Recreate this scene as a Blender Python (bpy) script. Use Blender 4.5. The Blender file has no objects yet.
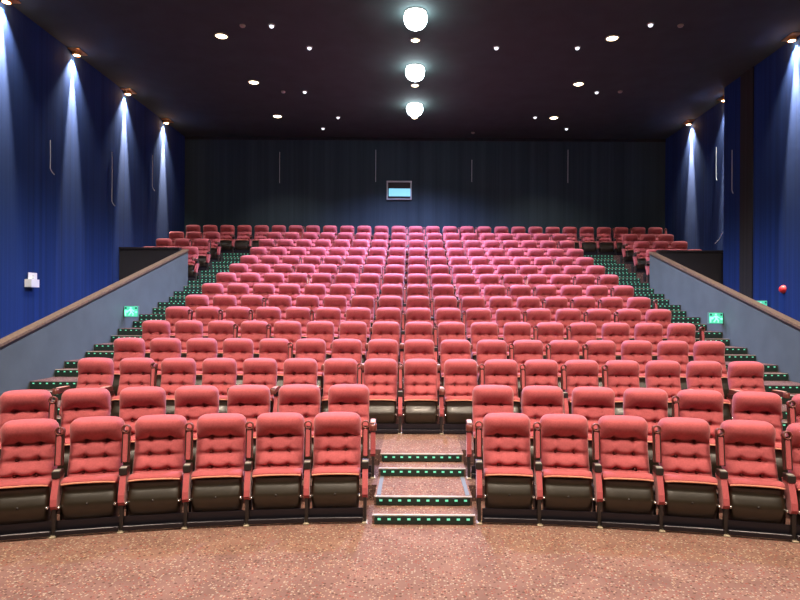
import bpy, math, random
from mathutils import Vector, Matrix
PI = math.pi
random.seed(7)
SC = bpy.context.scene
COL = SC.collection
CX = -0.10                      # camera x (the hall axis is x = 0)
H = 2.0                         # camera height

# ------------------------------------------------------------------ helpers
class MB:
    def __init__(self):
        self.v = []; self.f = []; self.mi = []; self.sm = []
    def add(self, verts, faces, mi=0, smooth=False):
        o = len(self.v)
        self.v += [tuple(p) for p in verts]
        for fc in faces:
            self.f.append(tuple(i + o for i in fc)); self.mi.append(mi); self.sm.append(smooth)
    def box(self, x0, x1, y0, y1, z0, z1, mi=0, M=None):
        vs = [Vector(p) for p in ((x0,y0,z0),(x1,y0,z0),(x1,y1,z0),(x0,y1,z0),(x0,y0,z1),(x1,y0,z1),(x1,y1,z1),(x0,y1,z1))]
        if M: vs = [M @ p for p in vs]
        self.add(vs, [(0,3,2,1),(4,5,6,7),(0,1,5,4),(1,2,6,5),(2,3,7,6),(3,0,4,7)], mi)
    def rbox(self, x0, x1, y0, y1, z0, z1, r, mi=0, M=None):
        """box with rounded long edges (rounded in the XZ outline, chamfered along Y)"""
        n = 4; pts = []
        for (cx, cz, a0) in ((x1-r, z1-r, 0), (x0+r, z1-r, 90), (x0+r, z0+r, 180), (x1-r, z0+r, 270)):
            for k in range(n+1):
                a = math.radians(a0 + 90*k/n); pts.append((cx + r*math.cos(a), cz + r*math.sin(a)))
        m = len(pts); c = r*0.5
        mx, mz = (x0+x1)/2, (z0+z1)/2
        rings = []
        for (y, s) in ((y0, c), (y0+c, 0), (y1-c, 0), (y1, c)):
            ring = []
            for (x, z) in pts:
                ring.append(Vector((x + (s if x < mx else -s), y, z + (s if z < mz else -s))))
            rings.append(ring)
        vs = [p for rg in rings for p in rg]
        if M: vs = [M @ p for p in vs]
        fs = []
        for i in range(3):
            for k in range(m):
                a, b = i*m + k, i*m + (k+1) % m
                fs.append((a, a+m, b+m, b))
        fs.append(tuple(range(m))); fs.append(tuple(reversed(range(3*m, 4*m))))
        self.add(vs, fs, mi, False)
    def tube(self, pts, r, n=10, mi=0, cap=True, smooth=True):
        pts = [Vector(p) for p in pts]; rings = []; up0 = None
        for i, p in enumerate(pts):
            d = (pts[min(i+1, len(pts)-1)] - pts[max(i-1, 0)]).normalized()
            up = Vector((0,0,1)) if abs(d.z) < .9 else Vector((0,1,0))
            a = d.cross(up).normalized()
            if up0 is not None:
                a = (up0 - d*up0.dot(d)).normalized()
            up0 = a
            b = d.cross(a).normalized()
            rr = r[i] if isinstance(r, (list, tuple)) else r
            rings.append([p + a*rr*math.cos(2*PI*k/n) + b*rr*math.sin(2*PI*k/n) for k in range(n)])
        vs = [q for rg in rings for q in rg]; fs = []
        for i in range(len(pts)-1):
            for k in range(n):
                fs.append((i*n+k, i*n+(k+1) % n, (i+1)*n+(k+1) % n, (i+1)*n+k))
        self.add(vs, fs, mi, smooth)
        if cap:
            self.add(rings[0], [tuple(reversed(range(n)))], mi); self.add(rings[-1], [tuple(range(n))], mi)
    def lathe(self, prof, n=24, M=None, mi=0, smooth=True):
        """profile of (r, z) about Z"""
        vs = []; fs = []
        for (r, z) in prof:
            for k in range(n):
                vs.append(Vector((r*math.cos(2*PI*k/n), r*math.sin(2*PI*k/n), z)))
        if M: vs = [M @ p for p in vs]
        for i in range(len(prof)-1):
            for k in range(n):
                fs.append((i*n+k, i*n+(k+1) % n, (i+1)*n+(k+1) % n, (i+1)*n+k))
        self.add(vs, fs, mi, smooth)
    def prism(self, poly, axis, a, b, mi=0):
        """extrude 2D polygon; axis 'x': poly=(y,z); 'y': (x,z); 'z': (x,y)"""
        def P(p, t):
            return {'x': (t, p[0], p[1]), 'y': (p[0], t, p[1]), 'z': (p[0], p[1], t)}[axis]
        n = len(poly)
        vs = [P(p, a) for p in poly] + [P(p, b) for p in poly]
        fs = [tuple(range(n)), tuple(reversed(range(n, 2*n)))]
        for k in range(n):
            fs.append((k, k+n, (k+1) % n + n, (k+1) % n))
        self.add(vs, fs, mi)
    def mesh(self, name, mats):
        me = bpy.data.meshes.new(name)
        me.from_pydata(self.v, [], self.f)
        for m in (mats if isinstance(mats, (list, tuple)) else [mats]): me.materials.append(m)
        me.polygons.foreach_set('material_index', self.mi)
        me.polygons.foreach_set('use_smooth', self.sm)
        me.update()
        import bmesh
        bm = bmesh.new(); bm.from_mesh(me)
        bmesh.ops.recalc_face_normals(bm, faces=bm.faces)
        bm.to_mesh(me); bm.free()
        return me
    def build(self, name, mats, parent=None, loc=None):
        o = bpy.data.objects.new(name, self.mesh(name, mats)); COL.objects.link(o)
        if loc: o.location = loc
        if parent: o.parent = parent
        return o

def tag(o, label=None, cat=None, group=None, kind=None):
    if label: o['label'] = label
    if cat: o['category'] = cat
    if group: o['group'] = group
    if kind: o['kind'] = kind
    return o
def empty(name, loc, rz=0):
    o = bpy.data.objects.new(name, None); COL.objects.link(o)
    o.location = loc; o.rotation_euler = (0, 0, rz); o.empty_display_size = .1
    return o
def copy_tree(o, parent=None):
    c = o.copy(); COL.objects.link(c); c.parent = parent
    for ch in list(o.children): copy_tree(ch, c)
    return c

# ------------------------------------------------------------------ materials
def new_mat(name):
    m = bpy.data.materials.new(name); m.use_nodes = True
    nt = m.node_tree; b = nt.nodes['Principled BSDF']
    return m, nt, b
def simple(name, col, rough=.6, metal=0, spec=.5, sheen=0, noise=0, nscale=40, bump=0, coat=0):
    m, nt, b = new_mat(name)
    b.inputs['Roughness'].default_value = rough; b.inputs['Metallic'].default_value = metal
    b.inputs['Specular IOR Level'].default_value = spec
    b.inputs['Base Color'].default_value = (*col, 1)
    b.inputs['Coat Weight'].default_value = coat
    if sheen:
        b.inputs['Sheen Weight'].default_value = sheen; b.inputs['Sheen Roughness'].default_value = .4
    if noise or bump:
        tc = nt.nodes.new('ShaderNodeTexCoord'); n = nt.nodes.new('ShaderNodeTexNoise')
        n.inputs['Scale'].default_value = nscale; n.inputs['Detail'].default_value = 4
        nt.links.new(tc.outputs['Object'], n.inputs['Vector'])
        if noise:
            r = nt.nodes.new('ShaderNodeValToRGB')
            r.color_ramp.elements[0].position = .3; r.color_ramp.elements[1].position = .7
            r.color_ramp.elements[0].color = (*[c*(1-noise) for c in col], 1)
            r.color_ramp.elements[1].color = (*[min(1, c*(1+noise)) for c in col], 1)
            nt.links.new(n.outputs['Fac'], r.inputs['Fac']); nt.links.new(r.outputs['Color'], b.inputs['Base Color'])
        if bump:
            bp = nt.nodes.new('ShaderNodeBump'); bp.inputs['Strength'].default_value = bump; bp.inputs['Distance'].default_value = .01
            nt.links.new(n.outputs['Fac'], bp.inputs['Height']); nt.links.new(bp.outputs['Normal'], b.inputs['Normal'])
    return m
def emit(name, col, s):
    m, nt, b = new_mat(name)
    b.inputs['Base Color'].default_value = (*col, 1)
    b.inputs['Emission Color'].default_value = (*col, 1); b.inputs['Emission Strength'].default_value = s
    return m
def carpet(name, base, specks, scale, density):
    m, nt, b = new_mat(name)
    tc = nt.nodes.new('ShaderNodeTexCoord')
    n = nt.nodes.new('ShaderNodeTexNoise'); n.inputs['Scale'].default_value = 3.0; n.inputs['Detail'].default_value = 5
    r = nt.nodes.new('ShaderNodeValToRGB')
    r.color_ramp.elements[0].position = .35; r.color_ramp.elements[1].position = .65
    r.color_ramp.elements[0].color = (*[c*.86 for c in base], 1); r.color_ramp.elements[1].color = (*[c*1.12 for c in base], 1)
    nt.links.new(tc.outputs['Object'], n.inputs['Vector']); nt.links.new(n.outputs['Fac'], r.inputs['Fac'])
    prev = r.outputs['Color']
    for i, sp in enumerate(specks):
        mp = nt.nodes.new('ShaderNodeMapping'); mp.inputs['Location'].default_value = (i*3.7, i*1.3, i*5.1)
        v = nt.nodes.new('ShaderNodeTexVoronoi'); v.inputs['Scale'].default_value = scale*(1 - .13*i)
        nt.links.new(tc.outputs['Object'], mp.inputs['Vector']); nt.links.new(mp.outputs['Vector'], v.inputs['Vector'])
        sx = nt.nodes.new('ShaderNodeSeparateColor'); nt.links.new(v.outputs['Color'], sx.inputs['Color'])
        lt = nt.nodes.new('ShaderNodeMath'); lt.operation = 'LESS_THAN'; lt.inputs[1].default_value = density
        nt.links.new(sx.outputs['Red'], lt.inputs[0])
        ld = nt.nodes.new('ShaderNodeMath'); ld.operation = 'LESS_THAN'; ld.inputs[1].default_value = .42
        nt.links.new(v.outputs['Distance'], ld.inputs[0])
        mu = nt.nodes.new('ShaderNodeMath'); mu.operation = 'MULTIPLY'
        nt.links.new(lt.outputs[0], mu.inputs[0]); nt.links.new(ld.outputs[0], mu.inputs[1])
        mx = nt.nodes.new('ShaderNodeMixRGB'); mx.inputs['Color2'].default_value = (*sp, 1)
        nt.links.new(mu.outputs[0], mx.inputs['Fac']); nt.links.new(prev, mx.inputs['Color1'])
        prev = mx.outputs['Color']
    nt.links.new(prev, b.inputs['Base Color'])
    b.inputs['Roughness'].default_value = .95; b.inputs['Specular IOR Level'].default_value = .15
    n2 = nt.nodes.new('ShaderNodeTexNoise'); n2.inputs['Scale'].default_value = 140
    nt.links.new(tc.outputs['Object'], n2.inputs['Vector'])
    bp = nt.nodes.new('ShaderNodeBump'); bp.inputs['Strength'].default_value = .5; bp.inputs['Distance'].default_value = .006
    nt.links.new(n2.outputs['Fac'], bp.inputs['Height']); nt.links.new(bp.outputs['Normal'], b.inputs['Normal'])
    return m
def drape(name, col, rib, contrast, sheen, axis='Y'):
    """stretched acoustic fabric with fine vertical ribs"""
    m, nt, b = new_mat(name)
    tc = nt.nodes.new('ShaderNodeTexCoord'); mp = nt.nodes.new('ShaderNodeMapping')
    mp.inputs['Scale'].default_value = (rib, rib, .05)
    n = nt.nodes.new('ShaderNodeTexNoise'); n.inputs['Scale'].default_value = 1.0; n.inputs['Detail'].default_value = 5; n.inputs['Roughness'].default_value = .7
    nt.links.new(tc.outputs['Object'], mp.inputs['Vector']); nt.links.new(mp.outputs['Vector'], n.inputs['Vector'])
    r = nt.nodes.new('ShaderNodeValToRGB')
    r.color_ramp.elements[0].position = .3; r.color_ramp.elements[1].position = .7
    r.color_ramp.elements[0].color = (*[c*(1-contrast) for c in col], 1); r.color_ramp.elements[1].color = (*[c*(1+contrast) for c in col], 1)
    nt.links.new(n.outputs['Fac'], r.inputs['Fac']); nt.links.new(r.outputs['Color'], b.inputs['Base Color'])
    b.inputs['Roughness'].default_value = .9; b.inputs['Specular IOR Level'].default_value = .1
    b.inputs['Sheen Weight'].default_value = sheen; b.inputs['Sheen Roughness'].default_value = .5
    bp = nt.nodes.new('ShaderNodeBump'); bp.inputs['Strength'].default_value = .35; bp.inputs['Distance'].default_value = .02
    nt.links.new(n.outputs['Fac'], bp.inputs['Height']); nt.links.new(bp.outputs['Normal'], b.inputs['Normal'])
    return m

M = {}
M['fabric'] = simple('red_upholstery', (.44, .098, .108), .82, 0, .25, sheen=.25, noise=.10, nscale=60, bump=.08)
M['fabric_edge'] = simple('seat_lip_upholstery', (.66, .30, .20), .8, 0, .25, sheen=.3, noise=.08)
M['shell'] = simple('brown_seat_shell', (.018, .013, .006), .38, 0, .7, noise=.2, nscale=14, coat=.08)
M['plastic'] = simple('black_plastic', (.022, .018, .017), .42)
M['armframe'] = simple('dark_arm_frame', (.05, .022, .018), .35, coat=.2)
M['beam'] = simple('black_steel', (.016, .015, .022), .32, .3)
M['cap'] = simple('grey_arm_cap', (.50, .50, .46), .35, .1)
M['chrome'] = simple('chrome', (.75, .73, .70), .25, .9)
M['foot'] = simple('foot_plate', (.42, .36, .26), .45, .3)
M['cup'] = simple('cup_ring', (.17, .045, .035), .35, coat=.3)
M['carpet'] = carpet('speckled_carpet', (.222, .127, .100), [(.45,.30,.20), (.27,.075,.055), (.36,.30,.23), (.12,.065,.05)], 62, .17)
M['terrace'] = carpet('terrace_carpet', (.15, .088, .080), [(.38,.25,.18), (.10,.05,.045)], 60, .22)
M['riser'] = simple('led_tinted_riser', (.009, .026, .019), .5)  # green cast of the LEDs is mixed into the near-black base
M['led'] = emit('green_led', (.13, .60, .40), .75)
M['blue'] = drape('blue_wall_fabric', (.006, .029, .145), 9, .30, .05)
M['pil'] = drape('dark_pilaster_fabric', (.016, .016, .020), 9, .3, .1)
M['backw'] = drape('charcoal_wall_fabric', (.026, .042, .056), 5, .25, .15)
M['ceil'] = simple('dark_ceiling', (.024, .043, .041), .9, noise=.15, nscale=2)
M['parapet'] = simple('grey_painted_parapet', (.076, .106, .106), .75, noise=.10, nscale=2.2)
M['capwood'] = simple('tan_wood_cap', (.17, .115, .07), .5, noise=.3, nscale=22)
M['white'] = simple('white_plastic', (.75, .78, .80), .5)
M['wire'] = simple('pale_cable', (.55, .57, .62), .5)
M['red'] = simple('alarm_red', (.65, .03, .03), .35)
M['lampwarm'] = emit('warm_lamp', (1, .80, .50), 12)
M['lampcool'] = emit('cool_lamp', (.80, .93, 1), 26)
M['lampspot'] = emit('spot_lens', (1, .82, .6), 14)
M['pin'] = emit('pin_lens', (.85, .92, 1), 1.6)
M['rim'] = simple('lamp_rim', (.30, .27, .22), .4, .4)
M['copper'] = simple('copper_bracket', (.55, .26, .08), .4, .4)
M['smoke'] = simple('detector_white', (.62, .62, .60), .5)
M['signgreen'] = emit('sign_green', (.08, .60, .40), .75)
M['signlight'] = emit('sign_light', (.35, 1, .75), 1.0)
M['signdark'] = emit('sign_dark', (.0, .12, .07), .3)
M['boothdark'] = simple('booth_inside', (.012, .008, .012), .7)
M['boothlight'] = emit('booth_glass_lit', (.22, .62, .78), .9)
M['frame'] = simple('grey_frame', (.35, .38, .44), .5)

# ------------------------------------------------------------------ rows (measured)
# name, y of the back rests, floor height, arc radius
ROWS = [(6.00, 0.000, 13.2), (6.90, 0.166, 13.2), (8.40, .337, 80), (9.28, .567, 0), (10.24, .82, 0), (11.20, 1.06, 0),
        (12.17, 1.304, 0), (13.10, 1.577, 0), (14.06, 1.87, 0), (15.05, 2.156, 0), (16.00, 2.447, 0), (16.95, 2.77, 0),
        (17.90, 3.11, 0), (18.85, 3.44, 0), (19.90, 3.80, 0)]
ORD = ['front', 'second', 'third', 'fourth', 'fifth', 'sixth', 'seventh', 'eighth', 'ninth', 'tenth', 'eleventh', 'twelfth', 'thirteenth', 'fourteenth', 'back']
NUM = ['first', 'second', 'third', 'fourth', 'fifth', 'sixth', 'seventh', 'eighth', 'ninth', 'tenth', 'eleventh', 'twelfth', 'thirteenth', 'fourteenth']
PITCH = .559
LW, RW = -8.02, 8.14            # side walls
RF = 8.60
LP, RP = -6.25, 6.35            # parapet inner faces
BW = 20.75                      # back wall
CZ = 7.95                       # ceiling
FW = -4.5                       # wall behind the camera
EDGE = .60                      # riser sits this far in front of the back rests

def struct(name, mb, mats): return tag(mb.build(name, mats), kind='structure')

# ------------------------------------------------------------------ shell
m = MB(); m.box(LW-.2, RW+.7, FW-.2, BW+.2, -.2, 0); struct('floor', m, M['carpet'])
m = MB(); m.box(LW-.2, RW+.7, FW-.2, BW+.2, CZ, CZ+.15)
struct('ceiling', m, M['ceil'])
m = MB(); m.box(LW-.2, LW, FW-.2, BW+.2, 0, CZ); struct('wall_left', m, M['blue'])
STEPY = 15.95
m = MB(); m.box(RW, RW+.7, FW-.2, STEPY, 0, CZ); m.box(RF, RW+.7, STEPY, BW+.2, 0, CZ); struct('wall_right', m, M['blue'])
m = MB(); m.box(LW, RF, BW, BW+.2, 0, CZ); struct('wall_back', m, M['backw'])
m = MB(); m.box(LW, RW, FW-.2, FW, 0, CZ); struct('wall_front', m, M['backw'])
m = MB(); m.box(RW-.03, RW, 14.55, 15.10, 0, CZ); struct('trim_1', m, M['pil'])
m = MB(); m.box(LW, RF, BW-.02, BW, CZ-.10, CZ); struct('trim_2', m, M['pil'])

# terraces: one slab per row level, structure
def arc_y(x, R): return R - math.sqrt(max(R*R - x*x, 0)) if R else 0
def terrace(yfront, ytop, z0, z1, R=0, gap=None, x0=LP, x1=RP):
    """solid step from z0.. up to z1, running from its (curved) front edge to ytop"""
    mb = MB(); n = 24 if R else 1
    spans = [(x0, x1)] if not gap else [(x0, gap[0]), (gap[1], x1)]
    for (a, b) in spans:
        xs = [a + (b-a)*k/n for k in range(n+1)]
        for i in range(n):
            p, q = xs[i], xs[i+1]
            yp, yq = yfront - arc_y(p, R), yfront - arc_y(q, R)
            mb.add([(p,yp,z0),(q,yq,z0),(q,ytop,z0),(p,ytop,z0),(p,yp,z1),(q,yq,z1),(q,ytop,z1),(p,ytop,z1)],
                   [(4,5,6,7),(0,1,5,4),(0,3,2,1),(2,3,7,6)] + ([(3,0,4,7)] if i == 0 else []) + ([(1,2,6,5)] if i == n-1 else []), 0)
    return struct('floor', mb, M['terrace'])
AG = (-.47, .49)   # centre aisle
# second row level (with the centre aisle cut free), third row level
terrace(6.30, 7.10, 0, .166, 13.2, (AG[0]-.0, AG[1]))
terrace(7.16, 8.68, 0, .337, 13.2, (AG[0]-.0, AG[1]))
for i in range(3, 15):
    yf = ROWS[i][0] - EDGE
    yb = ROWS[i+1][0] - EDGE if i < 14 else BW
    z0 = ROWS[i-1][1] - .3 if i > 3 else 0
    if i >= 11:   # from the twelfth row up the level runs out to both side walls behind the parapets
        terrace(yf, yb, z0, ROWS[i][1], 0, None, LW, RF)
    else:
        terrace(yf, yb, z0, ROWS[i][1])

# led strips -------------------------------------------------------------
LEDM = {}
def led_strip(x0, x1, y, ztop, h, label, group, rows=1, spacing=.10, parent=None):
    mb = MB(); mb.box(x0, x1, y-.012, y-.001, ztop-h, ztop-.004)
    o = mb.build('led_strip', M['riser']); 
    n = max(2, int((x1-x0)/spacing))
    if 'diode' not in LEDM:
        d = MB(); d.box(-.015, .015, -.005, 0, -.009, .009); LEDM['diode'] = d.mesh('diode', M['led'])
    for r_ in range(rows):
        for k in range(n):
            dd = bpy.data.objects.new('diode', LEDM['diode']); COL.objects.link(dd); dd.parent = o
            dd.location = (x0 + (x1-x0)*(k+.5)/n, y-.0115, ztop - .030 - r_*.085)
    tag(o, label, 'strip light', group)
    return o
nose = M['cap']
def aisle_step(x0, x1, y0, y1, z0, z1, label, group, mat='terrace'):
    mb = MB(); mb.box(x0, x1, y0, y1, z0, z1)
    o = mb.build('aisle_step', M[mat]); tag(o, label, 'step', group)
    e = MB(); e.box(x0, x1, y0-.006, y0+.03, z1-.006, z1+.004); e.build('nosing', M['nosing'], o)
    return o
M['nosing'] = simple('pale_nosing', (.42, .36, .27), .5)  # pale tan strip along each step's front edge

# centre steps: four small risers
cs = [(5.60, 5.89, 0, .083, 'lowest'), (5.89, 6.62, 0, .166, 'second'), (6.62, 6.92, 0, .250, 'third'), (6.92, 8.68, 0, .337, 'topmost')]
for (y0, y1, z0, z1, w) in cs:
    aisle_step(AG[0], AG[1], y0, y1, z0, z1, '%s carpeted step of the short centre stairs between the front seat blocks' % w, 'carpeted steps of the centre stairs', 'carpet')
    led_strip(AG[0]+.02, AG[1]-.02, y0-.006, z1, .075, 'green-dotted light strip on the %s riser of the centre stairs' % w, 'green strip lights of the centre stairs', 1, .088)
    for sx in (AG[0]+.001, AG[1]-.041):
        pass
# pale edging strips beside the middle treads
for (xa, w) in ((AG[0]+.02, 'left'), (AG[1]-.06, 'right')):
    mb = MB(); mb.box(xa, xa+.04, 5.93, 6.60, .166, .172)
    tag(mb.build('edging_strip', simple('edging_metal', (.13, .16, .155), .6)), 'pale metal edging strip along the %s side of the centre stair landing' % w, 'strip', 'edging strips of the centre stairs')

# side aisles
XA = 17*PITCH/2 + .06
for side, (xa, xb) in (('left', (LP+.002, -XA)), ('right', (XA, RP-.002))):
    for i in range(3, 15):
        yf = ROWS[i][0] - EDGE; z1 = ROWS[i][1]; zl = ROWS[i-1][1]; mid = (z1+zl)/2
        far = i >= 12
        x0, x1 = xa, xb
        if i == 14:
            pass
        h = mid - zl
        aisle_step(x0, x1, yf-.28, yf-.014, zl, mid, 'small %s-hand aisle step leading up to the %s row of seats' % (side, ORD[i]), 'half steps of the side stairs')
        rows = 2 if h > .14 else 1
        led_strip(x0+.01, x1-.01, yf-.288, mid, min(h-.005, .15), 'green-dotted strip on the %s-hand half step below the %s row' % (side, ORD[i]), 'green strip lights of the side stairs', rows, .105)
        led_strip(x0+.01, x1-.01, yf, z1, min(h-.005, .15), 'green-dotted strip at the %s-hand stair edge of the %s row level' % (side, ORD[i]), 'green strip lights of the side stairs', rows, .105)

# parapets -----------------------------------------------------------------
def pz(y): return 1.49 + (y - 9.04)*.2915
for (side, xi, xo) in (('left', LP, LP-.14), ('right', RP, RP+.14)):
    mb = MB(); ya, yb = 6.4, 16.38
    mb.prism([(ya, 0), (yb, 0), (yb, pz(yb)-.10), (ya, pz(ya)-.10)], 'x', xi, xo)
    o = mb.build('parapet', M['parapet']); tag(o, 'grey sloping parapet wall beside the %s-hand stairs with tan cap' % side, 'wall', 'sloping parapets')
    c = MB(); a, b = (xi+.012, xo-.012) if side == 'left' else (xi-.012, xo+.012)
    c.prism([(ya-.03, pz(ya)-.05), (yb+.02, pz(yb)-.05), (yb+.02, pz(yb)-.008), (ya-.03, pz(ya)-.008)], 'x', a, b)
    c.build('cap', M['capwood'], o)
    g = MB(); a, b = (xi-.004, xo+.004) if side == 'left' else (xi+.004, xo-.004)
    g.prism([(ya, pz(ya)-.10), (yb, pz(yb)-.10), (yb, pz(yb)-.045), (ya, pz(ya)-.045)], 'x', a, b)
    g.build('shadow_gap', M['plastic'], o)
# dark fronts of the two raised side boxes
for (side, xa, xb) in (('left', LW, LP-.145), ('right', RP+.145, RF)):
    mb = MB(); mb.box(xa, xb, 16.16, 16.28, 0, 3.60)
    o = mb.build('balustrade', M['plastic_matt'] if 'plastic_matt' in M else simple('balustrade_black', (.022, .020, .022), .8))
    tag(o, 'black front wall of the raised %s-hand side seats behind the parapet' % side, 'wall', 'black fronts of the side seat boxes')
    c = MB(); c.box(xa, xb, 16.13, 16.30, 3.60, 3.65); c.build('top_rail', M['plastic'], o)

# ------------------------------------------------------------------ the chair
def tilt(z):
    if z < .76: return -.170*(1 - (z-.36)/.40)**1.0 - .018*math.exp(-((z-.76)/.06)**2)
    return -.018*math.exp(-((z-.76)/.06)**2) - .028*min(1, (z-.76)/.12)     # the back leans: its foot stands further forward
def make_backrest():
    NU, NV = 30, 40
    zb, zt = .36, .985
    secs = [(0, .13), (.13, .335), (.335, .535), (.535, .74)]   # above .74... head pad
    creases = [.225, .435, .655]
    def top(u): return zt - .012*u*u - .045*abs(u)**9
    def P(u, v, front):
        w = .234 - .004*(1-v)
        z = zb + v*(top(u) - zb)
        x = u*w*(1 - .035*max(0, (v-.9)/.1)**2)
        ed = (1 - abs(u)**5)
        ev = 1 - max(0, (v-.90)/.10)**3
        t = .060 + .02*min(1, max(0, (v-.655)/.12))
        if front:
            edges = [-.10] + creases + [1.0]
            for a, b in zip(edges[:-1], edges[1:]):
                if a <= v <= b:
                    s = (v-a)/(b-a); break
            if a >= .655: puff = math.sin(PI*s**1.6)**.7; amp = .052
            else: puff = math.sin(PI*s**.66)**.55; amp = .034
            y = -t*max(ed, 0)**.5*max(ev, 0)**.5 - amp*puff*max(1-abs(u)**4, 0)
            for c in creases:
                y += (.026 if c > .6 else .017)*math.exp(-((v-c)/.024)**2)*(1-abs(u)**6)
                for ub in (-.36, .36):
                    dd = ((u-ub)*w)**2 + ((v-c)*(zt-zb))**2
                    y += .045*math.exp(-dd/(2*.021**2))
                    # radiating pleats
                    y += .012*math.exp(-((u-ub)*w)**2/(2*.008**2))*math.exp(-((v-c)*(zt-zb))**2/(2*.04**2))
        else:
            y = .020 + .03*max(ed, 0)**.5*max(ev, 0)**.5
        return (x, y + tilt(z), z)
    vs = []; fs = []
    us = [math.sin(PI/2*(-1 + 2*i/NU)*.999)*.35 + (-1 + 2*i/NU)*.65 for i in range(NU+1)]
    us = [max(-1, min(1, u/abs(us[0]))) for u in us]
    vv = [j/NV for j in range(NV+1)]
    for fr in (True, False):
        for j in range(NV+1):
            for i in range(NU+1):
                vs.append(P(us[i], vv[j], fr))
    S = (NU+1)*(NV+1)
    for j in range(NV):
        for i in range(NU):
            a = j*(NU+1)+i; b = a+1; c = b+NU+1; d = a+NU+1
            fs.append((a, b, c, d)); fs.append((a+S, d+S, c+S, b+S))
    for i in range(NU):
        for j in (0, NV):
            a = j*(NU+1)+i; fs.append((a, a+1, a+1+S, a+S))
    for j in range(NV):
        for i in (0, NU):
            a = j*(NU+1)+i; fs.append((a, a+NU+1, a+NU+1+S, a+S))
    mb = MB(); mb.add(vs, fs, 0, True)
    return mb
def make_buttons():
    mb = MB()
    for c in (.225, .435, .655):
        for ub in (-.36, .36):
            z = .36 + c*.62
            Mx = Matrix.Translation((ub*.245, tilt(z)-.040, z)) @ Matrix.Rotation(PI/2, 4, 'X')
            mb.lathe([(.0005, .011), (.007, .010), (.011, .005), (.012, 0)], 10, Mx)
    return mb
def make_lip():
    """upholstered cushion of the half tipped seat: pink top and rounded front edge"""
    mb = MB(); n = 14; rows = []
    prof = [(-.105, .425), (-.15, .468), (-.20, .487), (-.255, .492), (-.295, .486), (-.318, .470), (-.322, .452), (-.300, .440), (-.20, .40), (-.11, .38)]
    xs = [-.225 + .45*k/n for k in range(n+1)]
    for (y, z) in prof:
        rows.append([(x*(1-.0), y + .012*(abs(x)/.225)**6*(1 if y < -.25 else 0), z - .010*(abs(x)/.225)**4) for x in xs])
    vs = [p for r in rows for p in r]; fs = []
    for j in range(len(prof)):
        for i in range(n):
            a = j*(n+1)+i; b = ((j+1) % len(prof))*(n+1)+i
            fs.append((a, a+1, b+1, b))
    fs.append(tuple(j*(n+1) for j in range(len(prof)))); fs.append(tuple(reversed([j*(n+1)+n for j in range(len(prof))])))
    mb.add(vs, fs, 0, True)
    return mb
def make_piping():
    mb = MB(); pts = []
    for k in range(15):
        x = -.220 + .44*k/14
        pts.append((x, -.324 + .012*(abs(x)/.22)**6, .452 - .012*(abs(x)/.22)**4))
    mb.tube(pts, .008, 8)
    return mb
def make_shell():
    """dark plastic pan under the tipped seat"""
    mb = MB(); n = 14
    prof = [(-.290, .440), (-.308, .435), (-.306, .41), (-.298, .372), (-.312, .350), (-.348, .292), (-.357, .255), (-.345, .19), (-.31, .12), (-.25, .075), (-.18, .07), (-.12, .12), (-.11, .38)]
    xs = [-.222 + .444*k/n for k in range(n+1)]
    vs = []; fs = []
    for (y, z) in prof:
        for x in xs:
            e = (abs(x)/.222)**5
            vs.append((x*(1 - .02*(1 if z < .2 else 0)), y + .022*e*(1 if y < -.2 else 0), z + .01*e*(1 if z < .15 else 0)))
    N = len(prof)
    for j in range(N):
        for i in range(n):
            a = j*(n+1)+i; b = ((j+1) % N)*(n+1)+i
            fs.append((a, a+1, b+1, b))
    fs.append(tuple(j*(n+1) for j in range(N))); fs.append(tuple(reversed([j*(n+1)+n for j in range(N)])))
    mb.add(vs, fs, 0, True)
    return mb
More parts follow.
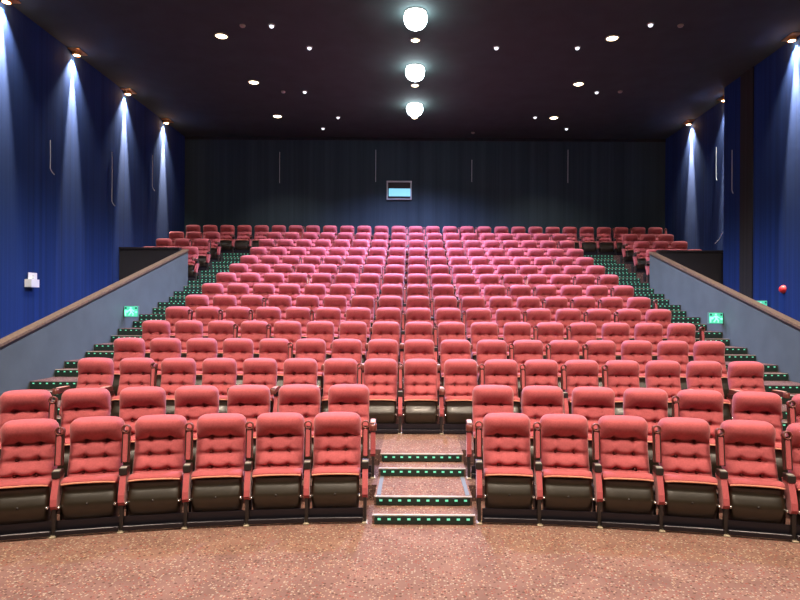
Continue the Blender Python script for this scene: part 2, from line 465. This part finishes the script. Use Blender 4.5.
def arm_parts(root, x, up):
    """arm with cup ring (raised or lowered), its pivot box, red side support and post; x is the arm's offset from the chair's middle"""
    def get(key, fn, mat, name, par):
        if key not in MESH: MESH[key] = fn().mesh(name, mat)
        o = bpy.data.objects.new(name, MESH[key]); COL.objects.link(o); o.parent = par; return o
    def frame():
        mb = MB()
        for s in (-1, 1): mb.rbox(s*.026-.006, s*.026+.006, -.030, .030, 0, .30, .004)
        mb.box(-.024, .024, .014, .026, 0, .29); return mb
    def pad(): 
        p = MB(); p.rbox(-.0195, .0195, -.040, .012, .005, .262, .010); return p
    def top():
        p = MB(); p.rbox(-.026, .026, .0265, .036, .01, .262, .006); return p
    def cup():
        c = MB(); c.lathe([(.026, -.032), (.038, -.032), (.040, .0), (.040, .035), (.036, .041), (.029, .041), (.026, .034), (.026, -.032)], 20, Matrix.Translation((0, -.005, .305)) @ Matrix.Rotation(PI/2, 4, 'X')); return c
    a = get('arm', frame, M['armframe'], 'armrest', root)
    a.location = (x, -.205, .585); a.rotation_euler = (math.radians(-9 if up else 88), 0, 0)
    get('pad', pad, M['fabric'], 'arm_pad', a); get('armtop', top, M['armtop'], 'arm_top', a)
    get('cup', cup, M['cup'], 'cup_holder', a)
    def pbox():
        q = MB(); q.rbox(-.034, .034, -.30, -.17, .492, .556, .008); return q
    def plate():
        t = MB(); t.box(-.026, .026, -.288, -.235, .5565, .560); return t
    b = get('pbox', pbox, M['plastic'], 'pivot_box', root)
    get('plate', plate, M['cap'], 'cover_plate', b)
    def sup():
        q = MB(); q.prism([(-.13, .50), (-.29, .492), (-.325, .42), (-.365, .33), (-.375, .27), (-.352, .235), (-.30, .225), (-.25, .26), (-.22, .34)], 'x', -.026, .026); return q
    def leg():
        f = MB(); f.box(-.015, .015, -.355, -.31, .012, .27); f.box(-.013, .013, -.31, -.10, .20, .26); f.box(-.012, .012, -.12, .03, .05, .30); return f
    def foot():
        g = MB(); g.rbox(-.026, .026, -.40, -.30, 0, .014, .005); return g
    s = get('sup', sup, M['fabric'], 'side_support', root)
    l = get('leg', leg, M['plastic'], 'leg', root); get('foot', foot, M['foot'], 'foot_plate', l)
    for o in (b, s, l): o.location = (x, 0, 0)
def make_chair(near, arms):
    """arms: (right arm raised, left arm raised or None when there is no left arm)"""
    root = empty('cinema_seat', (0, 0, 0))
    def part(name, mbf, mat, par=None):
        if name not in MESH: MESH[name] = mbf().mesh(name, mat)
        o = bpy.data.objects.new(name, MESH[name]); COL.objects.link(o); o.parent = par or root
        return o
    b = part('backrest', make_backrest, M['fabric'])
    if near:
        def btn():
            mb = MB(); mb.lathe([(.0005, .011), (.008, .010), (.013, .005), (.014, 0)], 10, Matrix.Rotation(PI/2, 4, 'X')); return mb
        for c in (.225, .435, .655):
            for ub in (-.36, .36):
                z = .36 + c*.62
                k = part('button', btn, M['button'], b); k.location = (ub*.245, tilt(z)-.036, z)
    s = part('seat_cushion', make_lip, M['fabric']); part('piping', make_piping, M['fabric_edge'], s)
    sh = part('seat_shell', make_shell, M['shell'])
    def bolt():
        mb = MB(); mb.lathe([(.0005, .012), (.008, .010), (.012, .004), (.012, -.02)], 10, Matrix.Rotation(PI/2, 4, 'X')); return mb
    for sx in (-1, 1):
        k = part('hinge_bolt', bolt, M['chrome'], sh); k.location = (sx*.226, -.352, .255)
    if near:
        def knob():
            mb = MB(); mb.lathe([(.0005, .008), (.009, .007), (.012, 0), (.013, -.02)], 12, Matrix.Rotation(PI/2, 4, 'X')); return mb
        k = part('shell_screw', knob, M['plastic'], sh); k.location = (0, -.352, .27)
    def beam():
        mb = MB(); mb.rbox(-.250, .2625, -.385, -.356, .018, .062, .010); mb.box(-.250, .2625, -.325, -.312, .0, .13); return mb  # thin rear plate added to keep the space under the seat dark
    part('base_rail', beam, M['beam'])
    arm_parts(root, PITCH/2, arms[0])
    if arms[1] is not None: arm_parts(root, -PITCH/2, arms[1])
    return root
MESH = {}
M['button'] = simple('dark_red_button', (.16, .03, .03), .6)
M['armtop'] = simple('arm_top_vinyl', (.62, .34, .30), .5)
PROTO = {}
ARNG = random.Random(11)
def place(x, y, z, rz, two, label, row=0):
    near = row <= 2
    if row == 0: ar, al = True, True
    else: ar, al = ARNG.random() < .3, False
    key = (near, (ar, al if two else None))
    if key not in PROTO: o = PROTO[key] = make_chair(*key)
    else: o = copy_tree(PROTO[key])
    o.location = (x, y, z); o.rotation_euler = (0, 0, rz)
    tag(o, label, 'chair', 'red tufted cinema seats')
    return o

def rowname(i): return 'back row' if i == 14 else ('front row' if i == 0 else '%s row from the front' % ORD[i])
# curved front two rows, either side of the centre steps
for i in (0, 1):
    yc, z, R = ROWS[i]; s0 = .84 if i == 0 else .825
    for side in (-1, 1):
        for k in range(7):
            s = side*(s0 + PITCH*k); a = s/R
            x = R*math.sin(a) - .004; y = yc - R*(1-math.cos(a))
            sd = 'left' if side < 0 else 'right'
            where = 'next to the centre steps' if k == 0 else '%s from the centre steps' % NUM[k]
            # the shared arm hangs on each chair's right; the left-most chair of a block gets one more
            two = (side < 0 and k == 6) or (side > 0 and k == 0)
            place(x, y, z, -a, two, 'red tufted seat in the %s row, %s block, %s' % (ORD[i], sd, where), i)
# straight rows
for i in range(2, 14):
    yc, z, R = ROWS[i]
    for k in range(17):
        s = (k-8)*PITCH; y = yc; a = 0; x = s
        if R: a = s/R; x = R*math.sin(a) + .012; y = yc - R*(1-math.cos(a))
        if k < 8: w = 'at the left-hand stairs' if k == 0 else '%s from the left-hand stairs' % NUM[k]
        elif k == 8: w = 'the middle seat of the row'
        else: w = 'at the right-hand stairs' if k == 16 else '%s from the right-hand stairs' % NUM[16-k]
        place(x, y, z, -a, k == 0, 'red cinema seat in the %s, %s' % (rowname(i), w), i)
yc, z, R = ROWS[14]
for k in range(28):
    x = -7.68 + .567*(k+.5)
    w = ('%s from the left wall' % NUM[k]) if k < 14 else ('%s from the right wall' % NUM[27-k])
    place(x, yc, z, 0, k == 0, 'dim red cinema seat in the back row against the wall, %s' % w, 14)
for (side, xs) in (('left', (-7.53, -6.965, -6.40)), ('right', (6.70, 7.265, 7.83))):
    for j, i in enumerate((11, 12, 13)):
        yc, z, R = ROWS[i]
        for k, x in enumerate(xs):
            pos = ('outer', 'middle', 'aisle-side')[k] if side == 'left' else ('aisle-side', 'middle', 'outer')[k]
            place(x, yc, z + .02*0, 0, k == 0, '%s red seat in the %s row of the raised %s-hand side block' % (pos, ('lowest', 'middle', 'top')[j], side), i)

# ------------------------------------------------------------------ ceiling lamps
def px(x, y, zrel):       # photo pixel on a horizontal plane at height H+zrel
    xx, yy = x - .0, y - (-.0058)*0
    yr = y - .0058*(x-413)
    d = 600*zrel/(310 - yr); return (CX + (x-413)*d/600, d)
def lamp_obj(name, kind, loc, energy, col, size=.1, ang=None, blend=.5, rot=None):
    ld = bpy.data.lights.new(name, kind); ld.energy = energy; ld.color = col
    if kind == 'SPOT': ld.spot_size = math.radians(ang); ld.spot_blend = blend; ld.shadow_soft_size = size
    elif kind == 'AREA': ld.shape = 'DISK'; ld.size = size
    else: ld.shadow_soft_size = size
    o = bpy.data.objects.new(name, ld); COL.objects.link(o); o.location = loc
    if rot: o.rotation_euler = rot
    return o
WARM = (1, .80, .62); COOL = (.53, .54, 1)
def downlight(x, y, label, grp, mat, r=.11, e=200, col=WARM, ang=108, name='downlight'):
    root = empty(name, (x, y, CZ)); tag(root, label, 'ceiling light', grp)
    a = MB(); a.lathe([(r*1.25, 0), (r*1.3, -.012), (r*1.05, -.03), (r, -.012), (r, 0)], 28); a.build('rim', M['rim'], root)
    b = MB(); b.lathe([(r, -.006), (r*.95, -.02), (r*.6, -.038), (.0005, -.045)], 28); b.build('lens', mat, root)
    lamp_obj('downlight_glow', 'SPOT', (x, y, CZ-.09), e, col, .10, ang, .6)
    return root
E_DL = 700
for side, X in (('left', -4.30), ('right', 4.20)):
    for k, y in enumerate((13.05, 15.7, 18.45)):
        downlight(X, y, 'warm recessed downlight on the %s of the ceiling, %s from the screen end' % (side, ('nearest', 'second', 'farthest')[k]), 'warm downlights in two lines', M['lampwarm'], .12, (600, 520, 380)[k], (1, .84, .76))
# the same lines run on towards the screen above the camera
for side, X in (('left', -4.30), ('right', 4.20)):
    for y, w in ((10.4, 'just above the top edge of the view'), (7.75, 'above the third row'), (5.1, 'above the front floor'), (2.45, 'nearest the screen')):
        downlight(X, y, 'warm recessed downlight, %s line, %s' % (side, w), 'warm downlights in two lines', M['lampwarm'], .12, E_DL)
# centre lamps: three dazzling round ones with a dim one between
for y, w in ((12.0, 'nearest'), (14.7, 'middle'), (17.4, 'farthest')):
    root = empty('dome_lamp', (-.08, y, CZ)); tag(root, '%s of the three dazzling white round lamps along the ceiling centre' % w, 'ceiling light', 'dazzling centre lamps')
    a = MB(); a.lathe([(.22, .004), (.23, -.01), (.22, -.02), (.20, -.02), (.20, 0)], 30); a.build('rim', M['rim'], root)
    b = MB(); b.lathe([(.21, -.018), (.235, -.10), (.225, -.19), (.18, -.27), (.10, -.32), (.0005, -.335)], 30); b.build('glare_diffuser', M['lampcool'], root)  # dome swollen to stand for the lamp's glare
    lamp_obj('dome_lamp_glow', 'SPOT', (-.08, y, CZ-.50), 2900, COOL, .16, 142, .7)
for y, w in ((13.2, 'between the nearest and middle dazzling lamps'), (15.85, 'between the middle and farthest dazzling lamps'), (18.5, 'behind the farthest dazzling lamp')):
    downlight(-.08, y, 'small warm downlight on the ceiling centre, %s' % w, 'small centre downlights', M['lampwarm'], .09, 60)

for y, w in ((5.3, 'above the front floor'), (2.6, 'nearest the screen')):
    downlight(-.08, y, 'warm centre downlight on the ceiling, %s' % w, 'small centre downlights', M['lampwarm'], .12, E_DL*.8)
# small pin lights and detectors
def on_ceiling(x, y): return px(x, y, CZ - .02 - H)
dets = [(241, 26, 'd'), (270, 26, 's'), (308, 48, 's'), (282, 92, 'd'), (303.5, 92, 's'), (337, 117.5, 's'), (322, 128.5, 's'),
        (495, 48, 's'), (576, 48, 's'), (595.5, 92.5, 's'), (619, 92, 'd'), (534, 117.5, 's'), (565.5, 129, 's'), (649, 25, 's'), (679, 26, 'd'), (472, 133, 'd')]
wd = {(241,26):'leftmost, near the left downlight', (270,26):'right of the nearest left downlight', (308,48):'left of the nearest dazzling lamp',
      (282,92):'right of the middle left downlight', (303.5,92):'left of the farthest dazzling lamp', (337,117.5):'near the back, left of centre', (322,128.5):'closest to the back wall, left side',
      (495,48):'right of the nearest dazzling lamp', (576,48):'left of the nearest right downlight', (595.5,92.5):'right of the middle right downlight', (619,92):'farther right of the middle right downlight',
      (534,117.5):'left of the farthest right downlight', (565.5,129):'closest to the back wall, right side', (649,25):'right of the nearest right downlight', (679,26):'rightmost on the ceiling', (472,133):'near the back wall, just right of centre'}
for (x, y, t) in dets:
    X, Y = on_ceiling(x, y)
    if t == 's':
        root = empty('pin_light', (X, Y, CZ+.002)); tag(root, 'tiny white point light on the dark ceiling, %s' % wd[(x, y)], 'ceiling light', 'tiny white ceiling lights')
        a = MB(); a.lathe([(.075, .004), (.07, -.015), (.03, -.022), (.0005, -.022)], 18); a.build('rim', M['rim'], root)
        b = MB(); b.lathe([(.048, -.016), (.046, -.04), (.030, -.058), (.0005, -.064)], 14); b.build('lens', M['pin'], root)
    else:
        root = empty('smoke_detector', (X, Y, CZ)); tag(root, 'small dull round smoke detector, %s' % wd[(x, y)], 'detector', 'ceiling smoke detectors')
        a = MB(); a.lathe([(.06, 0), (.06, -.02), (.045, -.04), (.0005, -.045)], 18); a.build('housing', M['rim'], root)

# wall washers -------------------------------------------------------------
def washer(side, y, label):
    sg = 1 if side == 'left' else -1
    xw = LW if side == 'left' else (RW if y < STEPY else RF)
    x = xw + sg*.095
    root = empty('wall_washer', (x, y, CZ)); tag(root, label, 'wall light', 'spotlights washing the side walls')
    a = MB(); a.box(-.105, .15, -.20, .20, -.02, .005); a.build('mounting_plate', M['copper'], root)
    b = MB(); b.lathe([(.0005, -.018), (.080, -.018), (.085, -.03), (.085, -.10), (.072, -.10), (.070, -.08)], 22); b.build('housing', M['copper'], root)
    c = MB(); c.lathe([(.070, -.092), (.04, -.105), (.0005, -.11)], 22); c.build('lens', M['lampspot'], root)
    lamp_obj('wall_washer_glow', 'SPOT', (x, y, CZ-.125), 650, (.90, .95, .88), .03, 80, 1, (0, math.radians(12*sg), 0))
    lamp_obj('wall_washer_spill', 'POINT', (x + sg*.02, y, CZ-.135), 5, (1, .50, .16), .02)
    lamp_obj('wall_washer_core', 'SPOT', (x, y, CZ-.125), 6500, (1, .97, .80), .03, 19, .8, (0, math.radians(3*sg), 0))
for k, y in enumerate((18.95, 16.4, 13.9, 11.5, 9.0)):
    washer('left', y, 'spotlight washing the left blue wall, %s from the back corner' % NUM[k])
for k, y in enumerate((18.8, 16.65, 12.95, 10.4)):
    washer('right', y, 'spotlight washing the right blue wall, %s from the back corner' % NUM[k])

# ------------------------------------------------------------------ wall fittings
def wallpt(side, x, y):
    X = (LW if side == 'left' else RW) - CX
    yr = y - .0058*(x-413)
    d = 600*X/(x-413); return d, H + (310-yr)*d/600
def cable(name, pts, label, grp, r=.008):
    mb = MB(); mb.tube(pts, r, 8); tag(mb.build(name, M['wire']), label, 'cable', grp)
for (x, y0, y1, w) in ((48.5, 140, 172, 'below the second near spotlight'), (110.5, 152, 204, 'left of the third spotlight beam'), (151, 155, 189, 'left of the farthest spotlight beam')):
    d, z0 = wallpt('left', x, y0); _, z1 = wallpt('left', x, y1)
    X = LW + .02
    cable('hanging_cable', [(X, d, z0), (X, d+.01, (z0+z1)/2), (X, d, z1+.08), (X+.01, d+.04, z1+.02), (X+.02, d+.12, z1-.03)], 'thin pale cable hanging on the left blue wall, %s' % w, 'cables hanging on the walls')
for (x, y0, y1, w) in ((700, 147, 180, 'behind the farthest spotlight beam'), (732, 150, 193, 'just beside the dark pilaster')):
    d, z0 = wallpt('right', x, y0); _, z1 = wallpt('right', x, y1)
    X = (RW if d < STEPY else RF) - .02
    cable('hanging_cable', [(X, d, z0), (X, d, (z0+z1)/2), (X, d, z1+.08), (X-.01, d-.04, z1+.02), (X-.02, d-.1, z1-.03)], 'thin pale cable hanging on the right blue wall, %s' % w, 'cables hanging on the walls')
for (x, y0, y1, w) in ((279, 152, 183, 'far left'), (375, 150, 182, 'just left of the booth window'), (471, 160, 182, 'right of the booth window'), (567, 150, 183, 'far right')):
    X = CX + (x-413)*BW/600
    yy = BW - .02
    f = lambda y: H + (310-(y - .0058*(x-413)))*BW/600
    cable('hanging_cable', [(X, yy, f(y0)), (X, yy, (f(y0)+f(y1))/2), (X, yy, f(y1))], 'thin pale cable hanging on the dark back wall, %s' % w, 'cables hanging on the walls')
d, z = wallpt('right', 721, 235)
cable('loose_cable', [(RF-.02, 16.75, z+.22), (RF-.03, 16.9, z+.10), (RF-.02, 17.0, z+.02), (RF-.03, 17.25, z-.10)], 'short loose pale cable end low on the right wall above the side seats', 'cables hanging on the walls')

# projection window
fx0, fx1, fz0, fz1 = CX+(386-413)*BW/600, CX+(411-413)*BW/600, H+(310-200)*BW/600, H+(310-181.5)*BW/600
wn = empty('window_1', ((fx0+fx1)/2, BW, fz0)); tag(wn, kind='structure')
hw, hh = (fx1-fx0)/2, fz1-fz0; t = .045
a = MB()
a.box(-hw, -hw+t, -.10, -.001, 0, hh); a.box(hw-t, hw, -.10, -.001, 0, hh); a.box(-hw+t, hw-t, -.10, -.001, 0, t*.7); a.box(-hw+t, hw-t, -.10, -.001, hh-t, hh)
a.build('window_frame', M['frame'], wn)
a = MB(); a.box(-hw+t, hw-t, -.02, -.002, t*.7, hh-t); a.build('booth_recess', M['boothdark'], wn)
a = MB(); a.box(-hw+t+.03, hw-t, -.05, -.021, t*.7+.09, hh*.60); a.build('lit_pane', M['boothlight'], wn)

# signs on parapets
def exit_sign(loc, rz, w, h, label):
    root = empty('exit_sign', loc, rz); tag(root, label, 'sign', 'green exit signs')
    a = MB(); a.rbox(-w/2, w/2, -.055, -.002, 0, h, .01); a.build('housing', M['sigcase'], root)
    b = MB(); b.box(-w/2+.012, w/2-.012, -.062, -.054, .012, h-.012); f = b.build('lit_face', M['signgreen'], root)
    c = MB()
    # running figure, doorway and arrow as light shapes on the green face
    def q(x0, x1, z0, z1): c.box(x0*w, x1*w, -.066, -.060, z0*h, z1*h)
    c.lathe([(.0005, .004), (h*.075, .003), (h*.075, 0)], 12, Matrix.Translation((-.02*w, -.062, .80*h)) @ Matrix.Rotation(PI/2, 4, 'X'))
    c.prism([(-.10*w, .70*h), (.06*w, .72*h), (.10*w, .42*h), (-.04*w, .40*h)], 'y', -.066, -.060)
    c.prism([(-.04*w, .44*h), (.06*w, .44*h), (-.12*w, .14*h), (-.18*w, .18*h)], 'y', -.066, -.060)
    c.prism([(.0*w, .44*h), (.10*w, .44*h), (.20*w, .30*h), (.16*w, .12*h), (.11*w, .12*h), (.12*w, .28*h)], 'y', -.066, -.060)
    c.prism([(-.10*w, .70*h), (-.08*w, .60*h), (-.24*w, .44*h), (-.28*w, .50*h)], 'y', -.066, -.060)
    c.prism([(.05*w, .70*h), (.24*w, .56*h), (.22*w, .48*h), (.05*w, .60*h)], 'y', -.066, -.060)
    q(-.42, -.34, .14, .60); q(-.42, -.22, .40, .60)
    q(.28, .42, .40, .48); 
    c.prism([(.36*w, .34*h), (.44*w, .44*h), (.36*w, .54*h)], 'y', -.066, -.060)
    c.build('running_figure', M['signlight'], f)
    d_ = MB(); d_.box(-.42*w, -.30*w, -.066, -.060, .72*h, .88*h); d_.box(.30*w, .42*w, -.066, -.060, .72*h, .88*h); d_.build('dark_field', M['signdark'], f)
    return root
M['sigcase'] = simple('sign_case', (.10, .25, .20), .5)
def parpt(xi, x, y):
    X = xi - CX; d = 600*X/(x-413); yr = y - .0058*(x-413); return d, H + (310-yr)*d/600
# turned out from the parapet so that they face down the hall
d, z = parpt(LP+.10, 129.5, 317); exit_sign((LP+.16, d, z), 0, .30, .24, 'green lit exit sign on the grey left parapet')
d, z = parpt(RP-.10, 717.5, 324); exit_sign((RP-.16, d, z), 0, .30, .24, 'green lit exit sign on the grey right parapet')
d, z = wallpt('right', 768, 311); exit_sign((RW-.20, d, z), 0, .30, .24, 'green lit exit sign half hidden by the right parapet, on the blue wall')
# call plate on left wall
d, z = wallpt('left', 28.5, 287)
root = empty('notice_holder', (LW, d, z)); tag(root, 'small white notice box fixed on the left blue wall', 'notice box')
a = MB(); a.box(-.002, .14, -.13, .13, 0, .16); a.build('box', M['white'], root)
a = MB(); a.box(.05, .06, -.10, .18, .16, .30); a.box(.06, .10, .02, .10, .16, .26); a.build('paper', M['white'], root)
d, z = wallpt('right', 783.5, 289.5)
root = empty('alarm_bell', (RW, d, z)); tag(root, 'small round red fire alarm on the right blue wall', 'alarm')
a = MB(); a.lathe([(.085, .002), (.085, .04), (.06, .075), (.03, .085), (.0005, .085)], 22, Matrix.Rotation(-PI/2, 4, 'Y')); a.build('dome', M['red'], root)
a = MB(); a.lathe([(.095, -.002), (.095, .012), (.085, .018)], 22, Matrix.Rotation(-PI/2, 4, 'Y')); a.build('back_plate', M['red'], root)

# unseen flood lamps added above the screen end to fill the front rows
for k, (x, w) in enumerate(((-4.6, 'left'), (0, 'middle'), (4.6, 'right'))):
    root = empty('fill_flood', (x, 1.4, CZ)); tag(root, 'added fill lamp on the ceiling near the screen, %s' % w, 'ceiling light', 'added fill lamps near the screen')
    a = MB(); a.box(-.04, .04, -.04, .04, -.25, 0); a.build('bracket', M['plastic'], root)
    R_ = Matrix.Translation((0, 0, -.40)) @ Matrix.Rotation(math.radians(48), 4, 'X')
    a = MB(); a.box(-.62, .62, -.42, .42, .0, .14, 0, R_); a.build('housing', M['plastic'], root)
    a = MB(); a.box(-.60, .60, -.40, .40, -.008, .0, 0, R_); a.build('lens', M['lampwarm'], root)
    ld = bpy.data.lights.new('fill_flood_glow', 'AREA'); ld.shape = 'RECTANGLE'; ld.size = 1.2; ld.size_y = .8; ld.energy = 125; ld.color = (1, .82, .66); ld.spread = math.radians(95)
    o = bpy.data.objects.new('fill_flood_glow', ld); COL.objects.link(o)
    o.matrix_world = Matrix.Translation((x, 1.4, CZ)) @ R_ @ Matrix.Translation((0, 0, -.03))

# ------------------------------------------------------------------ world, camera
w = bpy.data.worlds.new('hall_world'); SC.world = w; w.use_nodes = True
w.node_tree.nodes['Background'].inputs['Color'].default_value = (.02, .02, .03, 1)
w.node_tree.nodes['Background'].inputs['Strength'].default_value = .3
cam = bpy.data.cameras.new('camera'); co = bpy.data.objects.new('camera', cam); COL.objects.link(co)
cam.lens = 27; cam.sensor_width = 36; cam.clip_start = .05; cam.clip_end = 200
cam.shift_x = -13/800; cam.shift_y = 10/800
co.matrix_world = Matrix.Translation((CX, 0, H)) @ Matrix.Rotation(PI/2, 4, 'X') @ Matrix.Rotation(.0055, 4, 'Z')
SC.camera = co
SC.view_settings.view_transform = 'Standard'; SC.view_settings.look = 'None'
SC.view_settings.exposure = 0; SC.view_settings.gamma = 1; SC.view_settings.use_curve_mapping = False
